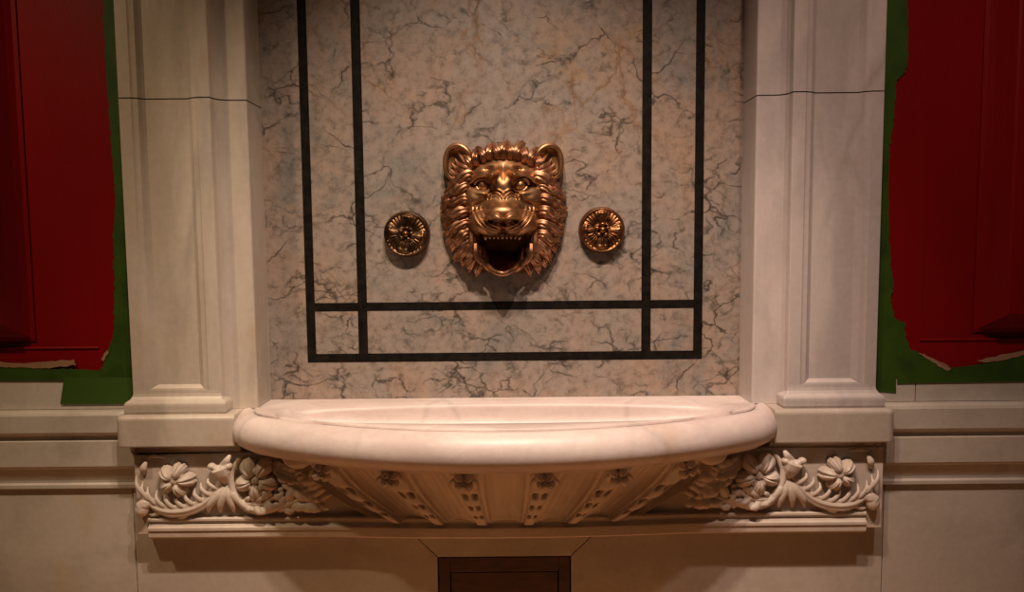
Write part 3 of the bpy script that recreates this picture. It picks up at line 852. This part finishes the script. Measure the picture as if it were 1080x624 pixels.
# blunt nose leather with two nostrils
mb = MB()
hn = float(face(np.array(312.), np.array(330.)))
mb.sweep([LP(256, 336, hn-.050), LP(268, 331, hn-.030), LP(290, 327, hn-.017), LP(312, 326, hn-.013), LP(334, 327, hn-.017), LP(357, 331, hn-.030), LP(369, 336, hn-.050)],
         [.007, .0140, .0175, .0180, .0175, .0140, .007], 1.0, 28, steps=8)
mb.build('nose', br_face, L, smooth=True)
for sg in (-1, 1):
    mb = MB(); mb.sweep([LP(312+sg*14, 352, hn-.004), LP(312+sg*28, 351, hn-.008), LP(312+sg*42, 346, hn-.020)], [.002, .0045, .002], .8, 12, steps=6)
    mb.build('nostril', br_dark, L, smooth=True)
# eyes
for cx in (242, 388-12):
    mb = MB(); c = LP(cx, 225, float(face(np.array(float(cx)), np.array(225.)))+.030)
    mb.ellipsoid(c, (.0140, .0135, .0140), nu=16, nv=24)
    mb.build('eyeball', br_face, L, smooth=True)
    mb = MB(); base = float(face(np.array(float(cx)), np.array(225.)))
    sg = -1 if cx < 315 else 1
    ring = []
    for k in range(15):
        a = PI*(k/14)
        ring.append(LP(cx+sg*2.0-29*math.cos(a), 227-23*math.sin(a)-sg*3*math.cos(a)*-1, base+.028+.014*math.sin(a)))
    mb.sweep(ring, [.0025]+[.0042]*13+[.0025], .9, 8, steps=2)
    ring = [LP(cx-26*math.cos(PI*k/10), 228+19*math.sin(PI*k/10), base+.024+.008*math.sin(PI*k/10)) for k in range(11)]
    mb.sweep(ring, [.002]+[.0040]*9+[.002], .9, 8, steps=2)
    mb.build('eyelids', br_face, L, smooth=True)
# lower jaw
mb = MB()
jp = [(240, 440, .012), (244, 475, .026), (256, 512, .052), (280, 538, .090), (312, 549, .110), (345, 538, .090), (370, 512, .052), (384, 475, .026), (388, 440, .012)]
mb.sweep([LP(*p) for p in jp], [.006, .007, .008, .0085, .0080, .0085, .008, .007, .006], .9, 14, steps=6)
# chin under the lip
rows = []
for k in range(25):
    f = k/24; i = f*(len(jp)-1); a = min(int(i), len(jp)-2); q = [jp[a][c_]*(1-(i-a))+jp[a+1][c_]*(i-a) for c_ in range(3)]
    row = []
    for s_ in range(8):
        g = s_/7
        row.append(LP(q[0]+(q[0]-312)*.10*math.sin(g*PI*.6), q[1]+ (14*math.sin(g*PI*.7))*(math.sin(f*PI)), q[2]*(1-g)**.8+.002))
    rows.append(row)
mb.grid(rows)
mb.build('lower_jaw', br_mane, L, smooth=True)
mb = MB()
rows = []
for i in range(17):
    f = i/16
    row = []
    for j in range(13):
        g = j/12*2-1
        x = 312 + g*(58-14*f); y = 440+ f*98 - 4*g*g*f
        hh = .018+.070*f**1.3 - .006*abs(g)**2
        row.append(LP(x, y, hh))
    rows.append(row)
mb.grid(rows); mb.build('tongue', br_red, L, smooth=True)
# teeth
for k in range(9):
    cx = 250+k*15.5
    big = 1.25 if k in (0, 8) else .85
    hh = .146-.0007*abs(cx-312)
    mb = MB(); mb.sweep([LP(cx, 405, hh), LP(cx, 417, hh+.001), LP(cx, 415+10*big, hh)], [.0050, .0042*big, .0008], .9, 10, steps=4)
    mb.build('tooth', br_face, L, smooth=True)
for sg in (-1, 1):
    mb = MB(); mb.sweep([LP(313+sg*58, 512, .050), LP(313+sg*60, 498, .052), LP(313+sg*59, 484, .050)], [.0045, .004, .001], .9, 10, steps=4)
    mb.build('tooth', br_dark, L, smooth=True)

# mane: backing and locks
mb = MB(); rows = []
for i in range(13):
    q = i/12; row = []
    for j in range(72):
        a = 2*PI*j/72
        rx = 196; ry = 222 if math.sin(a) < 0 else 238
        wob = 1
        if math.sin(a) > .3: rx = 196-40*(math.sin(a)-.3)
        row.append(LP(315+rx*q*math.cos(a), 295+ry*q*math.sin(a)*(1 if math.sin(a) > 0 else .93), .004+.045*(1-q**2.5)))
    rows.append(row)
mb.grid(rows, closed_v=True)
n = 72
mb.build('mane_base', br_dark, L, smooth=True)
def lock(mb, pts, w, groove=.16, flat=.8, twist=0):
    mb.sweep([LP(*p) for p in pts], w, flat, 40 if twist else 20, groove, 9 if twist else 6, steps=8, twist=twist)
def mir(p): return (630-p[0], p[1], p[2])
left = [
 # outer row: wavy locks lying near the wall; inner row: thick curls over temples and cheeks
 ([(182, 205, .046), (161, 200, .050), (141, 207, .046), (122, 222, .036), (108, 209, .010)], 13),
 ([(170, 232, .046), (149, 227, .050), (129, 234, .046), (110, 249, .036), (96, 254, .010)], 13),
 ([(160, 260, .046), (139, 255, .050), (119, 262, .046), (100, 277, .036), (86, 264, .010)], 13),
 ([(156, 290, .046), (135, 285, .050), (115, 292, .046), (96, 307, .036), (82, 312, .010)], 13),
 ([(160, 322, .046), (139, 317, .050), (119, 324, .046), (100, 339, .036), (86, 326, .010)], 13),
 ([(165, 352, .046), (144, 347, .050), (124, 354, .046), (105, 369, .036), (91, 374, .010)], 13),
 ([(170, 384, .046), (149, 379, .050), (129, 386, .046), (110, 401, .036), (96, 388, .010)], 13),
 ([(173, 406, .046), (154, 404, .050), (135, 413, .046), (117, 429, .036), (104, 436, .010)], 13),
 ([(180, 427, .046), (162, 427, .050), (145, 438, .046), (129, 457, .036), (117, 448, .010)], 13),
 ([(192, 446, .046), (175, 449, .050), (160, 462, .046), (145, 484, .036), (134, 494, .010)], 13),
 ([(206, 464, .046), (192, 469, .050), (177, 484, .046), (164, 508, .036), (154, 502, .010)], 13),
 ([(228, 479, .046), (214, 486, .050), (201, 503, .046), (189, 529, .036), (180, 542, .010)], 13),
 ([(251, 490, .046), (238, 499, .050), (226, 518, .046), (215, 544, .036), (206, 541, .010)], 13),
 ([(210, 206, .062), (193, 195, .072), (172, 199, .073), (147, 215, .066), (126, 232, .034)], 20),
 ([(198, 244, .062), (181, 233, .072), (160, 237, .073), (135, 253, .066), (110, 236, .034)], 18),
 ([(192, 286, .062), (175, 275, .072), (154, 279, .073), (129, 295, .066), (108, 312, .034)], 18),
 ([(192, 332, .062), (175, 321, .072), (154, 325, .073), (129, 341, .066), (104, 324, .034)], 20),
 ([(196, 378, .062), (179, 367, .072), (158, 371, .073), (133, 387, .066), (112, 404, .034)], 18),
 ([(202, 414, .062), (186, 405, .072), (167, 411, .073), (144, 430, .066), (120, 414, .034)], 18),
 ([(212, 443, .062), (198, 438, .072), (182, 446, .073), (162, 469, .066), (144, 490, .034)], 20),
 ([(231, 468, .062), (220, 466, .072), (205, 477, .073), (189, 503, .066), (168, 492, .034)], 18),
]
def beard(l):
    return l
for sgn in (0, 1):
    for pts, wd in left:
        f = 1/1350.0
        jit = [(p[0]+random.uniform(-3, 3), p[1]+random.uniform(-4, 4), p[2]*random.uniform(.94, 1.06)) for p in pts]
        
        tw = (1 if sgn else -1)*2.2
        if sgn: jit = [mir(p) for p in jit]
        mb = MB()
        lock(mb, jit, [wd*f*.7, wd*f*1.05, wd*f*1.15, wd*f*.9, wd*f*.2], .17, .72, tw*.3)
        # a thinner strand curling along the lock
        j2 = [(p[0], p[1]+wd*.95, p[2]*.85) for p in jit]
        lock(mb, j2, [wd*f*.4, wd*f*.5, wd*f*.5, wd*f*.4, wd*f*.12], .12)
        mb.build('mane_lock', br_mane, L, smooth=True)
    # inner beard locks framing the mouth, plus an added light-blocking lock each side
    for pts, wd in (([(205, 345, .085), (200, 380, .088), (206, 415, .085), (214, 440, .075)], 8),
                    ([(200, 400, .086), (198, 435, .088), (206, 465, .082), (222, 490, .070)], 9),
                    ([(214, 440, .086), (214, 470, .092), (226, 500, .086), (246, 518, .080)], 9),
                    ([(236, 470, .040), (246, 500, .050), (258, 524, .050), (272, 545, .030)], 15),  # thick lock added to stop light leaking between chin and mane
                    ([(190, 420, .074), (182, 448, .078), (192, 474, .072), (208, 500, .060)], 9)):
        p2 = [mir(p) for p in pts] if sgn else pts
        mb = MB(); lock(mb, p2, [wd/1350, wd*1.25/1350, wd/1350, wd*.3/1350], .18); mb.build('beard_lock', br_mane, L, smooth=True)
# crown locks
nt_ = 11
for k in range(nt_):
    f = k/(nt_-1)*2-1
    x0 = 315+f*118; y0 = 122+f*f*40
    x1 = 315+f*140; y1 = 62+f*f*50
    cur = 8 if k % 2 else -7
    wd = random.uniform(9.5, 13)
    hk = random.uniform(-8, 6)
    pts = [(x0, y0+6, .092-.03*f*f), (x0*.6+x1*.4-cur*.4, y0*.6+y1*.4+hk*.4, .104-.03*f*f), (x0*.2+x1*.8+cur*.9, y0*.2+y1*.8+hk, .076-.02*f*f), (x1+cur*2.0, y1+2+hk, .040)]
    mb = MB(); lock(mb, pts, [wd*.8/1350, wd*1.15/1350, wd/1350, wd*.3/1350], .17, .9, 1.6 if k % 2 else -1.6)
    lock(mb, [(p[0]+9, p[1]+4, p[2]-.006) for p in pts], [wd*.6/1350, wd*.8/1350, wd*.7/1350, wd*.2/1350], .12)
    mb.build('mane_lock', br_mane, L, smooth=True)
for k in range(12):
    f = (k+.5)/12*2-1
    x0 = 315+f*125; y0 = 105+f*f*42; x1 = 315+f*150; y1 = 70+f*f*52
    mb = MB(); lock(mb, [(x0, y0, .055), (x0*.5+x1*.5, y0*.5+y1*.5, .055), (x1, y1, .025)], [.008, .008, .002], .15); mb.build('mane_lock', br_mane, L, smooth=True)
# ears
for sgn in (0, 1):
    g = (lambda p: mir(p)) if sgn else (lambda p: p)
    mb = MB()
    rim = [(196, 132, .060), (186, 104, .062), (164, 86, .058), (138, 82, .050), (116, 98, .044), (105, 128, .040), (104, 160, .038), (112, 188, .036), (132, 206, .036)]
    mb.sweep([LP(*g(p)) for p in rim], [.006, .0075, .008, .008, .008, .0085, .008, .007, .005], 1.3, 12, steps=6)
    # cupped shell of the ear down to the mane
    rows = []
    cen = (158, 150, .030)
    for i in range(8):
        q = i/7
        rows.append([LP(*g((cen[0]+(p[0]-cen[0])*q, cen[1]+(p[1]-cen[1])*q, cen[2]+(p[2]-cen[2])*q**2.2))) for p in rim])
    mb.grid(rows)
    rows = [[LP(*g((cen[0]+(p[0]-cen[0])*(1+.03*i), cen[1]+(p[1]-cen[1])*(1+.03*i), p[2]*(1-i/3)+.001)))for p in rim] for i in range(4)]
    mb.grid(rows)
    ear = mb.build('ear', br_face, L, smooth=True)
    for pts, wd in (([(196, 152, .070), (176, 140, .068), (160, 122, .056), (150, 108, .045)], 6.5), ([(194, 166, .072), (172, 158, .068), (150, 146, .052), (138, 128, .042)], 7),
                    ([(192, 180, .072), (168, 176, .070), (144, 164, .052), (126, 146, .044)], 7.5), ([(190, 194, .070), (164, 192, .068), (140, 184, .052), (120, 168, .046)], 7.5)):
        mb = MB(); lock(mb, [g(p) for p in pts], [wd/1350, wd*1.2/1350, wd/1350, wd*.3/1350], .16); mb.build('ear_tuft', br_mane, ear, smooth=True)
settle(L)
